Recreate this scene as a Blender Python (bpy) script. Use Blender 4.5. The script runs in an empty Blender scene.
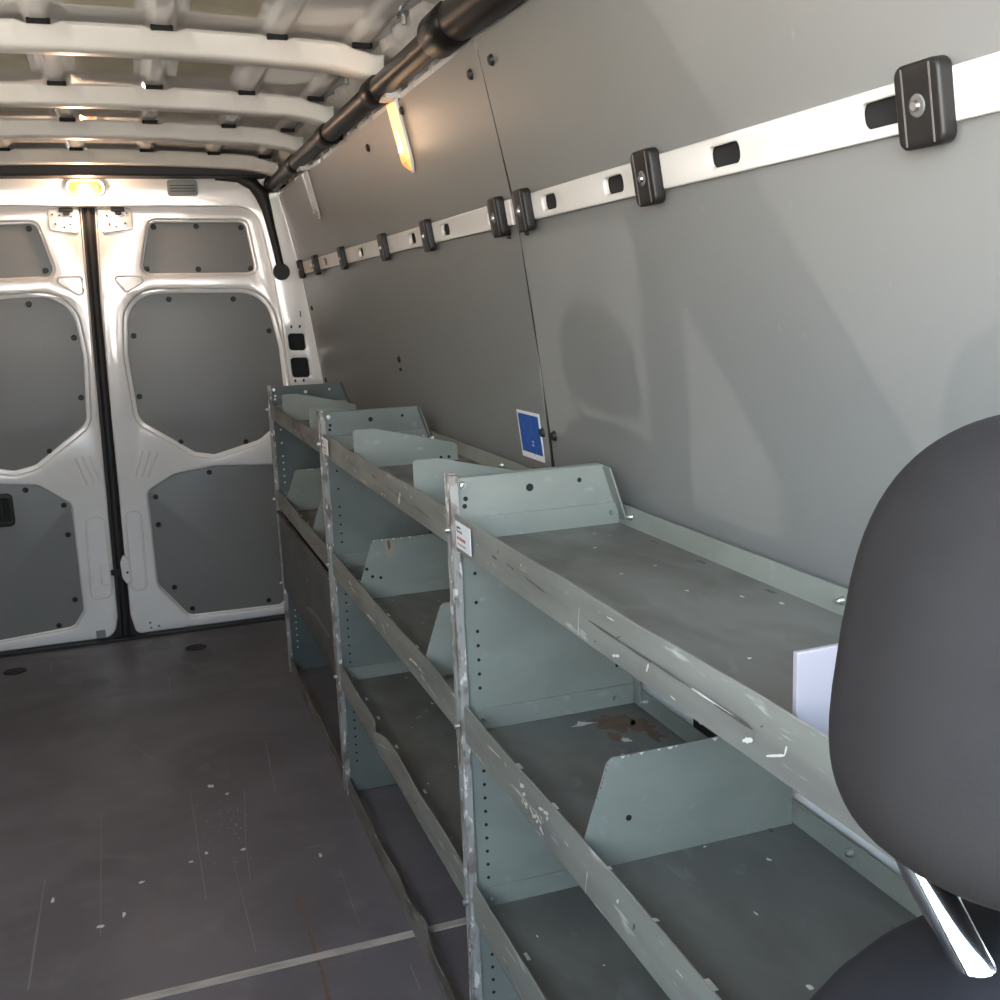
import bpy, bmesh, math, random
from mathutils import Vector, Matrix
random.seed(7)
S = bpy.context.scene
COL = S.collection
PI = math.pi

# ------------------------------------------------------------------ materials
def lin(c):
    out = []
    for v in c:
        v /= 255.0
        out.append(v / 12.92 if v <= 0.04045 else ((v + 0.055) / 1.055) ** 2.4)
    return tuple(out) + (1.0,)

def mat(name, rgb, rough=0.5, metal=0.0, rgb2=None, scale=8.0, lo=0.4, hi=0.7, stretch=(1, 1, 1),
        rgb3=None, scale3=40.0, lo3=0.62, hi3=0.66, bump=0.0, bscale=200.0, emit=None, estr=0.0,
        rvar=0.0, coat=0.0, spec=0.5, dist=0.0):
    m = bpy.data.materials.new(name)
    m.use_nodes = True
    nt = m.node_tree
    N, L = nt.nodes, nt.links
    b = N['Principled BSDF']
    b.inputs['Base Color'].default_value = lin(rgb)
    b.inputs['Roughness'].default_value = rough
    b.inputs['Metallic'].default_value = metal
    b.inputs['Specular IOR Level'].default_value = spec
    b.inputs['Coat Weight'].default_value = coat
    b.inputs['Coat Roughness'].default_value = 0.06
    tc = N.new('ShaderNodeTexCoord')
    mp = N.new('ShaderNodeMapping')
    mp.inputs['Scale'].default_value = stretch
    L.new(tc.outputs['Object'], mp.inputs['Vector'])
    def noise(sc, l, h, detail=6):
        n = N.new('ShaderNodeTexNoise')
        n.inputs['Scale'].default_value = sc
        n.inputs['Detail'].default_value = detail
        n.inputs['Distortion'].default_value = dist
        L.new(mp.outputs['Vector'], n.inputs['Vector'])
        r = N.new('ShaderNodeMapRange')
        r.inputs['From Min'].default_value = l
        r.inputs['From Max'].default_value = h
        L.new(n.outputs['Fac'], r.inputs['Value'])
        return r.outputs['Result']
    prev = None
    if rgb2 is not None:
        f = noise(scale, lo, hi)
        mx = N.new('ShaderNodeMix'); mx.data_type = 'RGBA'
        L.new(f, mx.inputs[0])
        mx.inputs[6].default_value = lin(rgb); mx.inputs[7].default_value = lin(rgb2)
        prev = mx.outputs[2]
        if rvar:
            rr = N.new('ShaderNodeMapRange')
            rr.inputs['To Min'].default_value = rough
            rr.inputs['To Max'].default_value = rough + rvar
            L.new(f, rr.inputs['Value']); L.new(rr.outputs['Result'], b.inputs['Roughness'])
    if rgb3 is not None:
        f = noise(scale3, lo3, hi3, 3)
        mx = N.new('ShaderNodeMix'); mx.data_type = 'RGBA'
        L.new(f, mx.inputs[0])
        if prev is None:
            mx.inputs[6].default_value = lin(rgb)
        else:
            L.new(prev, mx.inputs[6])
        mx.inputs[7].default_value = lin(rgb3)
        prev = mx.outputs[2]
    if prev is not None:
        L.new(prev, b.inputs['Base Color'])
    if bump:
        n = N.new('ShaderNodeTexNoise'); n.inputs['Scale'].default_value = bscale
        n.inputs['Detail'].default_value = 3
        L.new(mp.outputs['Vector'], n.inputs['Vector'])
        bp = N.new('ShaderNodeBump'); bp.inputs['Strength'].default_value = bump
        bp.inputs['Distance'].default_value = 0.01
        L.new(n.outputs['Fac'], bp.inputs['Height']); L.new(bp.outputs['Normal'], b.inputs['Normal'])
    if emit:
        b.inputs['Emission Color'].default_value = lin(emit)
        b.inputs['Emission Strength'].default_value = estr
    return m

M = {}
M['panel'] = mat('grey_laminate', (118, 118, 115), 0.40, rgb2=(114, 114, 111), scale=3, lo=0.35, hi=0.7,
                 rgb3=(140, 137, 134), scale3=38, lo3=0.72, hi3=0.84, bump=0.02, bscale=500)
M['paint'] = mat('white_body_paint', (228, 226, 222), 0.16, rgb2=(222, 220, 215), scale=5, coat=1.0, bump=0.05, bscale=5)
M['roofskin'] = mat('bare_painted_roof_skin', (236, 234, 230), 0.13, rgb2=(222, 219, 214), scale=4, coat=0.3,
                    bump=0.10, bscale=6)
M['rib'] = mat('roof_bow_paint', (229, 226, 218), 0.32, rgb2=(220, 217, 208), scale=6, bump=0.05, bscale=14)
M['rail_edge'] = mat('crinkled_sealed_seam', (226, 223, 216), 0.3, rgb2=(205, 202, 195), scale=14, lo=0.42, hi=0.6,
                     bump=0.6, bscale=22)
M['pad'] = mat('olive_damping_pad', (188, 180, 155), 0.5, rgb2=(170, 163, 138), scale=10, bump=0.1, bscale=60)
M['railwhite'] = mat('white_rail_paint', (212, 208, 200), 0.35, rgb2=(205, 201, 192), scale=8)
M['black'] = mat('black_plastic', (26, 24, 23), 0.45, rgb2=(32, 30, 28), scale=30, spec=0.3)
M['tube'] = mat('black_duct_plastic', (17, 15, 14), 0.36, rgb2=(20, 17, 16), scale=10, spec=0.25)
M['rubber'] = mat('black_rubber', (24, 23, 23), 0.6)
M['void'] = mat('dark_cavity', (16, 16, 17), 0.8)
M['clipline'] = mat('moulded_grey_line', (92, 89, 86), 0.5)
M['chrome'] = mat('bright_chrome', (225, 225, 228), 0.10, 1.0)
M['zinc'] = mat('zinc_bolt', (200, 200, 196), 0.3, 1.0)
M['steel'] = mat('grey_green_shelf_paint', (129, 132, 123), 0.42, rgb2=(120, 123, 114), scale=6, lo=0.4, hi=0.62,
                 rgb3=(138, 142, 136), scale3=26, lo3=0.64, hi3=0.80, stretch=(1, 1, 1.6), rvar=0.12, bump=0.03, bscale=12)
M['steel_dim'] = mat('dim_lit_shelf_paint', (112, 117, 110), 0.45, rgb2=(100, 105, 98), scale=6, lo=0.4, hi=0.62, rgb3=(124, 128, 121), scale3=26, lo3=0.66, hi3=0.80, rvar=0.1)  # shelf paint darkened: weaker light on the middle unit put into the colour
M['steel_shaded'] = mat('shaded_shelf_paint', (84, 92, 90), 0.48, rgb2=(74, 82, 80), scale=6, lo=0.4, hi=0.62, rgb3=(96, 103, 99), scale3=26, lo3=0.66, hi3=0.80, rvar=0.1)  # shelf paint darkened further: shade inside the far unit put into the colour
M['tray'] = mat('grimy_shelf_surface', (102, 103, 98), 0.40, rgb2=(88, 87, 81), scale=5, lo=0.36, hi=0.66,
                rgb3=(112, 114, 110), scale3=17, lo3=0.62, hi3=0.80, stretch=(1.5, 0.8, 1), rvar=0.18, dist=0.6)
M['lip'] = mat('scuffed_shelf_lip', (130, 130, 121), 0.42, rgb2=(112, 110, 103), scale=9, lo=0.42, hi=0.68,
               rgb3=(182, 180, 170), scale3=30, lo3=0.63, hi3=0.72, stretch=(1, 0.35, 2.2), rvar=0.1)
M['lipdirty'] = mat('dirty_shelf_lip', (118, 115, 108), 0.45, rgb2=(92, 86, 80), scale=9, lo=0.40, hi=0.62,
                    rgb3=(150, 148, 142), scale3=30, lo3=0.62, hi3=0.72, stretch=(1, 0.4, 2.0), rvar=0.1)
M['post'] = mat('worn_post_edge', (146, 143, 136), 0.42, rgb2=(108, 98, 90), scale=20, lo=0.50, hi=0.60,
                rgb3=(206, 201, 192), scale3=34, lo3=0.58, hi3=0.64, stretch=(2.5, 2.5, 1.0), bump=0.05, bscale=60)
M['binfront'] = mat('dark_scuffed_bin_front', (84, 82, 80), 0.45, rgb2=(68, 66, 66), scale=7, lo=0.4, hi=0.62,
                    rgb3=(120, 118, 115), scale3=22, lo3=0.66, hi3=0.74)
M['binscuff'] = mat('pale_scuff', (122, 121, 120), 0.5)
M['chip_lit_hole'] = mat('bare_chip_and_lit_hole', (214, 211, 202), 0.5)  # bare chips, and light through the far unit's slots painted as pale dots
M['scuff'] = mat('dark_scuff', (84, 77, 70), 0.6)
M['rust'] = mat('rust_stain', (112, 88, 68), 0.7, rgb2=(92, 76, 60), scale=60)
M['rustlight'] = mat('pale_rust_stain', (140, 137, 120), 0.6, rgb2=(148, 130, 98), scale=50)
M['floor'] = mat('phenolic_floor_board', (97, 94, 98), 0.45, rgb2=(86, 83, 86), scale=2.6, lo=0.36, hi=0.66,
                 rgb3=(107, 103, 105), scale3=7, lo3=0.56, hi3=0.80, rvar=0.10, bump=0.04, bscale=260, dist=0.8)
M['floorstain'] = mat('floor_stain', (78, 75, 78), 0.5)
M['scratch'] = mat('floor_scratch', (122, 118, 118), 0.6)
M['filler'] = mat('joint_filler', (172, 167, 159), 0.5, rgb2=(140, 134, 127), scale=18, stretch=(0.6, 3, 1))
M['blue'] = mat('blue_print', (24, 78, 158), 0.4)
M['blueline'] = mat('pale_blue_line', (92, 128, 178), 0.4)
M['white'] = mat('white_print', (232, 232, 230), 0.45)
M['redprint'] = mat('red_print', (190, 90, 74), 0.5)
M['blackprint'] = mat('black_print', (40, 38, 40), 0.5)
M['card'] = mat('white_card_stock', (150, 145, 150), 0.4)
M['headrest'] = mat('charcoal_seat_cloth', (23, 21, 20), 0.9, rgb2=(20, 18, 17), scale=40, bump=0.06, bscale=500, spec=0.2)
M['seat'] = mat('dark_seat_cloth', (22, 21, 23), 0.9, rgb2=(19, 18, 20), scale=60, bump=0.04, bscale=500, spec=0.2)
M['lampglow'] = mat('lit_lamp_lens', (170, 90, 40), 0.3, emit=(255, 140, 60), estr=0.8)
M['lamphot'] = mat('lamp_bulb_hot', (255, 240, 210), 0.3, emit=(255, 226, 180), estr=22.0)
M['lampglow2'] = mat('lit_strip_lens', (220, 180, 120), 0.3, emit=(255, 165, 78), estr=0.6)
M['lamphot2'] = mat('strip_bulb_hot', (255, 240, 210), 0.3, emit=(255, 226, 180), estr=9.0)
M['lampbody'] = mat('lamp_housing', (196, 192, 186), 0.35)
M['lampoff'] = mat('unlit_lamp_lens', (170, 166, 160), 0.2, rgb2=(150, 146, 140), scale=20)
M['dash'] = mat('dark_cab_plastic', (48, 48, 50), 0.7)
M['cablin'] = mat('cab_lining', (150, 148, 144), 0.8)
M['greyplate'] = mat('grey_cover_plate', (128, 132, 130), 0.5)

# ------------------------------------------------------------------ mesh builder
ORIG = {}
class MB:
    def __init__(s):
        s.v, s.f, s.m = [], [], []
    def face(s, pts, mi=0):
        n = len(s.v); s.v += [tuple(p) for p in pts]; s.f.append(tuple(range(n, n + len(pts)))); s.m.append(mi)
    def quads(s, verts, faces, mi=0):
        n = len(s.v); s.v += [tuple(p) for p in verts]
        for f in faces:
            s.f.append(tuple(n + i for i in f)); s.m.append(mi)
    def box(s, x0, x1, y0, y1, z0, z1, mi=0):
        vs = [(x0, y0, z0), (x1, y0, z0), (x1, y1, z0), (x0, y1, z0), (x0, y0, z1), (x1, y0, z1), (x1, y1, z1), (x0, y1, z1)]
        s.quads(vs, [(0, 3, 2, 1), (4, 5, 6, 7), (0, 1, 5, 4), (1, 2, 6, 5), (2, 3, 7, 6), (3, 0, 4, 7)], mi)
    def prism(s, poly, axis, a, b, mi=0):
        # poly of 2-D points; axis is the extruded axis
        def P(p, t):
            if axis == 0: return (t, p[0], p[1])
            if axis == 1: return (p[0], t, p[1])
            return (p[0], p[1], t)
        n = len(poly)
        vs = [P(p, a) for p in poly] + [P(p, b) for p in poly]
        fs = [tuple(range(n)), tuple(range(2 * n - 1, n - 1, -1))]
        fs += [(i, n + i, n + (i + 1) % n, (i + 1) % n) for i in range(n)]
        s.quads(vs, fs, mi)
    def cyl(s, p0, p1, r0, r1=None, n=16, mi=0, caps=True):
        r1 = r0 if r1 is None else r1
        p0, p1 = Vector(p0), Vector(p1)
        d = (p1 - p0).normalized()
        u = d.orthogonal().normalized(); w = d.cross(u)
        vs = []
        for p, r in ((p0, r0), (p1, r1)):
            for i in range(n):
                a = 2 * PI * i / n
                vs.append(p + (u * math.cos(a) + w * math.sin(a)) * r)
        fs = [(i, (i + 1) % n, n + (i + 1) % n, n + i) for i in range(n)]
        if caps:
            fs += [tuple(range(n - 1, -1, -1)), tuple(range(n, 2 * n))]
        s.quads(vs, fs, mi)
    def tube(s, pts, rads, n=16, mi=0):
        # swept tube through points
        pts = [Vector(p) for p in pts]; vs = []
        up = Vector((0, 0, 1))
        for i, p in enumerate(pts):
            d = (pts[min(i + 1, len(pts) - 1)] - pts[max(i - 1, 0)]).normalized()
            u = d.cross(up)
            u = u.normalized() if u.length > 1e-4 else Vector((1, 0, 0))
            w = u.cross(d)
            r = rads[i] if hasattr(rads, '__len__') else rads
            for k in range(n):
                a = 2 * PI * k / n
                vs.append(p + (u * math.cos(a) + w * math.sin(a)) * r)
        fs = []
        for i in range(len(pts) - 1):
            for k in range(n):
                fs.append((i * n + k, i * n + (k + 1) % n, (i + 1) * n + (k + 1) % n, (i + 1) * n + k))
        fs += [tuple(range(n - 1, -1, -1)), tuple(range((len(pts) - 1) * n, len(pts) * n))]
        s.quads(vs, fs, mi)
    def disc(s, c, nrm, r, t, n=14, mi=0, dome=0.0):
        c, d = Vector(c), Vector(nrm).normalized()
        s.cyl(c - d * 0.002, c + d * t, r, r * (1 - dome), n, mi)
    def build(s, name, mats, parent=None, bevel=0.0, smooth=False, segs=2, angle=40):
        me = bpy.data.meshes.new(name)
        o0 = ORIG.get(parent, Vector((0, 0, 0))) if parent else Vector((0, 0, 0))
        me.from_pydata([Vector(p) - o0 for p in s.v], [], s.f)
        bm = bmesh.new(); bm.from_mesh(me)
        bmesh.ops.remove_doubles(bm, verts=bm.verts, dist=1e-6)
        bmesh.ops.recalc_face_normals(bm, faces=bm.faces)
        for f in bm.faces: f.smooth = smooth
        bm.to_mesh(me); bm.free()
        mats = mats if isinstance(mats, (list, tuple)) else [mats]
        for m in mats: me.materials.append(m)
        if len(mats) > 1:
            # material index survives remove_doubles because face order is kept by bmesh
            if len(me.polygons) == len(s.m):
                me.polygons.foreach_set('material_index', s.m)
        if smooth:
            me.set_sharp_from_angle(angle=math.radians(angle))
        return link(name, me, parent, bevel, segs, o0)

def link(name, me, parent=None, bevel=0.0, segs=2, o0=None):
    o = bpy.data.objects.new(name, me); COL.objects.link(o)
    if parent:
        o.parent = parent; ORIG[o] = ORIG[parent]
    else:
        ORIG[o] = Vector((0, 0, 0))
    if bevel:
        md = o.modifiers.new('Bevel', 'BEVEL'); md.width = bevel; md.segments = segs
        md.limit_method = 'ANGLE'; md.angle_limit = math.radians(35); md.harden_normals = False
    return o

def thing(name, label, cat, loc, group=None):
    o = bpy.data.objects.new(name, None); COL.objects.link(o)
    o.empty_display_size = 0.05
    o.location = loc; ORIG[o] = Vector(loc)
    tag(o, label, cat, group)
    return o
def tag(o, label, cat, group=None):
    o['label'] = label; o['category'] = cat
    if group: o['group'] = group
    return o
def struct(o):
    o['kind'] = 'structure'; return o
def dup(root, loc, label, group=None):
    def cp(o, parent):
        c = o.copy(); COL.objects.link(c)
        if parent: c.parent = parent
        for ch in list(o.children): cp(ch, c)
        return c
    r = cp(root, None)
    r.location = loc; r['label'] = label
    if group: r['group'] = group
    return r

def rounded(poly, radii, n=6):
    out = []; N = len(poly)
    if not hasattr(radii, '__len__'): radii = [radii] * N
    for i in range(N):
        p = Vector(poly[i]); a = Vector(poly[i - 1]); b = Vector(poly[(i + 1) % N])
        u = (a - p); w = (b - p)
        lu, lw = u.length, w.length
        u.normalize(); w.normalize()
        ang = u.angle(w)
        r = radii[i]
        if r <= 0 or ang > PI - 0.02:
            out.append(tuple(p)); continue
        t = min(r / math.tan(ang / 2), 0.49 * lu, 0.49 * lw)
        r = t * math.tan(ang / 2)
        c = p + (u + w).normalized() * (r / math.sin(ang / 2))
        s0 = p + u * t - c; s1 = p + w * t - c
        a0 = math.atan2(s0.y, s0.x); a1 = math.atan2(s1.y, s1.x)
        da = a1 - a0
        while da > PI: da -= 2 * PI
        while da < -PI: da += 2 * PI
        for k in range(n + 1):
            aa = a0 + da * k / n
            out.append((c.x + r * math.cos(aa), c.y + r * math.sin(aa)))
    return out

def offset(poly, d):
    # outward offset of a convex polygon
    A = sum(poly[i][0] * poly[(i + 1) % len(poly)][1] - poly[(i + 1) % len(poly)][0] * poly[i][1] for i in range(len(poly)))
    sgn = 1 if A > 0 else -1
    out = []
    for i in range(len(poly)):
        p = Vector(poly[i]); a = Vector(poly[i - 1]); b = Vector(poly[(i + 1) % len(poly)])
        e0 = (p - a).normalized(); e1 = (b - p).normalized()
        n0 = Vector((e0.y, -e0.x)) * sgn; n1 = Vector((e1.y, -e1.x)) * sgn
        k = n0 + n1
        out.append(tuple(p + k * (d / max(0.3, k.dot(n0)))))
    return out

def plate(name, outer, holes, y, thick, m, parent=None, bev=0.004, axis=1):
    """flat sheet in the X-Z plane (axis 1) or Y-Z plane (axis 0), rounded edges, with real holes"""
    cu = bpy.data.curves.new(name, 'CURVE'); cu.dimensions = '2D'; cu.fill_mode = 'BOTH'
    for pl in [outer] + list(holes):
        sp = cu.splines.new('POLY'); sp.points.add(len(pl) - 1); sp.use_cyclic_u = True
        for i, p in enumerate(pl): sp.points[i].co = (p[0], p[1], 0, 1)
    cu.extrude = max(1e-4, thick / 2 - bev); cu.bevel_depth = bev; cu.bevel_resolution = 3; cu.offset = -bev
    ob = bpy.data.objects.new(name, cu); COL.objects.link(ob)
    dg = bpy.context.evaluated_depsgraph_get()
    me = bpy.data.meshes.new_from_object(ob.evaluated_get(dg))
    bpy.data.objects.remove(ob); bpy.data.curves.remove(cu)
    o0 = ORIG.get(parent, Vector((0, 0, 0))) if parent else Vector((0, 0, 0))
    for v in me.vertices:
        x, yy, z = v.co
        v.co = (Vector((x, y - z, yy)) if axis == 1 else Vector((y + z, x, yy))) - o0
    bm = bmesh.new(); bm.from_mesh(me)
    bmesh.ops.remove_doubles(bm, verts=bm.verts, dist=1e-5)
    bmesh.ops.recalc_face_normals(bm, faces=bm.faces)
    for f in bm.faces: f.smooth = True
    bm.to_mesh(me); bm.free()
    me.set_sharp_from_angle(angle=math.radians(30))
    me.materials.clear(); me.materials.append(m)
    return link(name, me, parent)

def rrect(x0, x1, z0, z1, r, n=6):
    return rounded([(x0, z0), (x1, z0), (x1, z1), (x0, z1)], r, n)

# ------------------------------------------------------------------ profile of the right wall: X at height z
PROF = [(0.0, 0.792), (0.70, 0.790), (1.04, 0.776), (1.30, 0.745), (1.48, 0.720), (1.555, 0.707), (1.71, 0.672), (1.84, 0.642)]
def wx(z):
    for (z0, x0), (z1, x1) in zip(PROF, PROF[1:]):
        if z <= z1: return x0 + (x1 - x0) * (z - z0) / (z1 - z0)
    return PROF[-1][1]
def wn(z):
    d = (wx(z + 0.02) - wx(z - 0.02)) / 0.04
    return Vector((-1, 0, d)).normalized()

YD = 4.594      # door face
CX = -0.112     # centre line of the van
LX = 2 * CX - 0.79

# ------------------------------------------------------------------ floor
fl = MB()
fl.box(LX, 0.80, -1.3, YD + 0.07, -0.02, 0.0)
def flat_strip(mb, pts, w, mi, z=0.0006, jit=0.0, sub=6):
    L_, R_ = [], []
    P = []
    for a, b in zip(pts, pts[1:]):
        for k in range(sub):
            t = k / sub; P.append((a[0] + (b[0] - a[0]) * t, a[1] + (b[1] - a[1]) * t))
    P.append(pts[-1])
    for i, p in enumerate(P):
        a = Vector(P[max(0, i - 1)]); b = Vector(P[min(len(P) - 1, i + 1)])
        d = (b - a).normalized(); n = Vector((-d.y, d.x))
        ww = w * (1 + random.uniform(-jit, jit)); c = Vector(p) + n * random.uniform(-jit, jit) * w * 0.5
        L_.append((c.x + n.x * ww / 2, c.y + n.y * ww / 2, z)); R_.append((c.x - n.x * ww / 2, c.y - n.y * ww / 2, z))
    for i in range(len(P) - 1):
        mb.face([L_[i], L_[i + 1], R_[i + 1], R_[i]], mi)
flat_strip(fl, [(0.245, 2.279), (0.249, 2.10), (0.250, 2.02), (0.249, 1.80)], 0.0075, 1, jit=0.5)
flat_strip(fl, [(0.243, 2.283), (0.249, 2.277)], 0.013, 1)
for pts, w in [([(-0.325, 2.608), (-0.327, 2.157)], 0.004), ([(0.188, 2.906), (0.16, 2.60), (0.15, 2.404)], 0.0025),
               ([(0.289, 3.242), (0.271, 2.868)], 0.003), ([(0.041, 2.971), (0.043, 2.358)], 0.0018),
               ([(0.363, 2.362), (0.360, 2.114)], 0.002), ([(0.428, 1.931), (0.426, 1.844)], 0.003),
               ([(-0.12, 3.40), (-0.05, 3.22)], 0.003), ([(0.30, 2.50), (0.34, 2.50)], 0.003),
               ([(0.12, 2.55), (0.13, 2.10)], 0.0016), ([(-0.20, 2.9), (-0.19, 2.3)], 0.0016),
               ([(-0.42, 4.40), (-0.41, 4.26)], 0.004), ([(0.02, 4.0), (0.02, 3.8)], 0.003)]:
    flat_strip(fl, pts, w, 2, jit=0.4)
def blob(mb, cx, cy, rx, ry, mi, z=0.0005, n=18, jit=0.2, rot=0):
    ps = []
    for i in range(n):
        a = 2 * PI * i / n; r = 1 + random.uniform(-jit, jit)
        x, y = rx * r * math.cos(a), ry * r * math.sin(a)
        ps.append((cx + x * math.cos(rot) - y * math.sin(rot), cy + x * math.sin(rot) + y * math.cos(rot), z))
    mb.face(ps, mi)
for c in [(0.06, 4.09, 0.045, 0.05), (0.14, 4.22, 0.06, 0.11), (0.0, 4.42, 0.05, 0.08), (0.10, 4.02, 0.03, 0.03), (-0.25, 4.05, 0.05, 0.06)]:
    blob(fl, *c, 3)
for c in [(0.099, 2.97, 0.010, 0.010), (0.15, 2.56, 0.006, 0.007), (-0.10, 2.50, 0.008, 0.006), (-0.19, 2.34, 0.009, 0.006),
          (-0.14, 2.37, 0.004, 0.012), (0.02, 2.55, 0.007, 0.004), (0.06, 2.58, 0.004, 0.008), (0.14, 2.9, 0.005, 0.006),
          (0.33, 2.45, 0.004, 0.01), (-0.30, 2.50, 0.004, 0.012), (-0.35, 2.1, 0.004, 0.01)]:
    blob(fl, *c, 4, z=0.0008, jit=0.35)
for k in range(60):
    blob(fl, random.gauss(0.13, 0.03), random.gauss(2.72, 0.09), random.uniform(0.001, 0.004), random.uniform(0.002, 0.007), 2, jit=0.4, n=8)
floor = struct(fl.build('floor', [M['floor'], M['rust'], M['scratch'], M['floorstain'], M['chip_lit_hole']]))
jt = MB()
jt.box(LX + 0.06, 0.62, 2.022, 2.046, 0.0002, 0.0022)
struct(jt.build('trim_1', M['filler'], bevel=0.0008))
th = MB(); th.box(-0.80, 0.60, YD - 0.045, YD - 0.005, 0.0, 0.012)
struct(th.build('trim_2', M['rubber']))
for i, (x, y, lab) in enumerate([(0.139, 4.316, 'black recessed floor anchor near the right rear door'),
                                 (-0.548, 4.332, 'black recessed floor anchor near the left rear door')]):
    if i == 0:
        a0 = thing('floor_anchor', lab, 'anchor', (x, y, 0))
        b = MB(); b.tube([(x + 0.04 * math.cos(t) , y + 0.03 * math.sin(t), 0.002) for t in [k * PI / 12 for k in range(24)]], 0.004, 8)
        b.disc((x, y, 0.0012), (0, 0, 1), 0.036, 0.0016, 24)
        b.build('cup', M['rubber'], a0, smooth=True)
        b = MB(); b.box(x - 0.034, x + 0.034, y - 0.006, y + 0.006, 0.001, 0.006); b.build('ring', M['black'], a0, bevel=0.002)
    else:
        dup(a0, (x, y, 0), lab)

# ------------------------------------------------------------------ right wall body sheet (white, seen behind the shelves)
w = MB()
pr = [(0.7865, 0.0), (0.7865, 0.86)] + [(x + 0.0075, z) for z, x in PROF if z > 0.9]
poly = pr + [(0.86, 1.84), (0.86, 0.0)]
w.prism(poly, 1, 0.25, YD + 0.02)
wall_r = struct(w.build('wall_right', M['paint']))
# black lashing socket in the white lower wall
sk = thing('wall_socket', 'black slotted socket in the white lower wall behind the middle shelf', 'socket', (0.79, 1.34, 0.70))
b = MB(); b.box(0.7835, 0.814, 1.30, 1.375, 0.672, 0.755); b.build('socket_body', M['black'], sk, bevel=0.004)
b = MB(); b.disc((0.7835, 1.345, 0.706), (-1, 0, 0), 0.006, 0.003); b.build('rivet', M['zinc'], sk)

# ------------------------------------------------------------------ wall panels
SEAM = 1.905
def panel_mesh(y0, y1, z0, z1, n=10, t=0.005, r=0.0):
    mb = MB()
    zs = [z0 + (z1 - z0) * i / n for i in range(n + 1)]
    ny = max(2, int((y1 - y0) / 0.2))
    ring = [(wx(z) + 0.0, z) for z in zs] + [(wx(z) + t, z) for z in reversed(zs)]
    mb.prism(ring, 1, y0, y1)
    return mb
pan = {}
for key, y0, y1, z0, z1, lab in [
        ('ur', SEAM + 0.003, 4.50, 1.542, 1.825, 'upper grey wall panel behind the lit strip lamp'),
        ('lr', SEAM + 0.003, 4.50, 0.90, 1.503, 'lower grey wall panel carrying the blue sticker'),
        ('uf', 0.60, SEAM - 0.003, 1.542, 1.825, 'upper grey wall panel above the white rail nearest the headrest'),
        ('lf', 0.30, SEAM - 0.003, 0.90, 1.503, 'lower grey wall panel with sunlight patches beside the headrest')]:
    t = thing('wall_panel', lab, 'panel', (wx((z0 + z1) / 2), (y0 + y1) / 2, z0))
    panel_mesh(y0, y1, z0, z1).build('board', M['panel'], t, smooth=True, bevel=0.0006)
    pan[key] = t
# dark strip seen in the gap between neighbouring boards
def wall_screw(key, y, z, r=0.012, m='black', t=0.006):
    b = MB(); n = wn(z); c = Vector((wx(z), y, z))
    b.disc(c, n, r, t, 16, 0, 0.35)
    b.cyl(c + n * t, c + n * (t + 0.0006), r * 0.35, r * 0.35, 10)
    b.build('screw', M[m], pan[key], smooth=True)
for key, y, z in [('uf', 1.845, 1.779), ('ur', 1.965, 1.779), ('ur', 2.86, 1.775), ('ur', 3.85, 1.775), ('ur', 2.46, 1.80), ('uf', 0.95, 1.80),
                  ('lr', 1.942, 1.096), ('lf', 1.880, 1.096), ('lr', 3.05, 1.20), ('lr', 4.42, 1.06), ('lr', 4.42, 1.36)]:
    wall_screw(key, y, z)
for key, y, z in [('lr', 1.955, 1.482), ('lf', 1.860, 1.482), ('lr', 3.05, 1.17)]:
    wall_screw(key, y, z, 0.006)
sm_ = MB(); sm_.prism([(wx(z) + 0.0012, z) for z in (0.92, 1.2, 1.5, 1.7, 1.81)] + [(wx(z) + 0.008, z) for z in (1.81, 1.7, 1.5, 1.2, 0.92)], 1, SEAM - 0.004, SEAM + 0.004)
struct(sm_.build('trim_5', M['void']))
# front edge trim of the upper front board
ft = MB(); ft.prism([(wx(z) - 0.004, z) for z in (1.50, 1.6, 1.7, 1.84)] + [(wx(z) + 0.02, z) for z in (1.84, 1.7, 1.6, 1.5)], 1, 0.585, 0.605)
struct(ft.build('trim_3', M['rubber']))

# ------------------------------------------------------------------ white slotted rails and black clips
def rail(y0, y1, slots, lab):
    zc = 1.5235; x = wx(zc) - 0.004
    t = thing('lashing_rail', lab, 'rail', (x, (y0 + y1) / 2, zc - 0.023))
    slots = [(q * 0.985, ww) for q, ww in slots]
    holes = [rrect(ys - ww / 2, ys + ww / 2, zc - 0.0125, zc + 0.0125, 0.010, 5) for ys, ww in slots]
    o = plate('rail_face', [(y0, zc - 0.0235), (y1, zc - 0.0235), (y1, zc + 0.0235), (y0, zc + 0.0235)], holes, x, 0.010, M['railwhite'], t, 0.003, axis=0)
    lean = Matrix.Rotation(math.radians(-9), 4, 'Y')
    o.data.transform(Matrix.Translation((0, 0, 0.0235)) @ lean @ Matrix.Translation((0, 0, -0.0235)))
    b = MB(); b.box(x + 0.0055, x + 0.008, y0 + 0.01, y1 - 0.01, zc - 0.021, zc + 0.021)
    o2 = b.build('rail_backing', M['void'], t)
    o2.data.transform(Matrix.Translation((0, 0, 0.0235)) @ lean @ Matrix.Translation((0, 0, -0.0235)))
    return t
rail(SEAM + 0.004, 4.50, [(2.045, 0.06), (2.375, 0.062), (2.673, 0.062), (2.997, 0.062), (3.302, 0.062), (3.609, 0.062), (3.931, 0.062), (4.243, 0.062)],
     'white slotted wall rail on the rear panels beyond the board joint')
rail(0.30, SEAM - 0.004, [(1.742, 0.062), (1.484, 0.065), (1.172, 0.072), (0.865, 0.10), (0.50, 0.07)],
     'white slotted wall rail on the front panels nearest the headrest')
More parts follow.
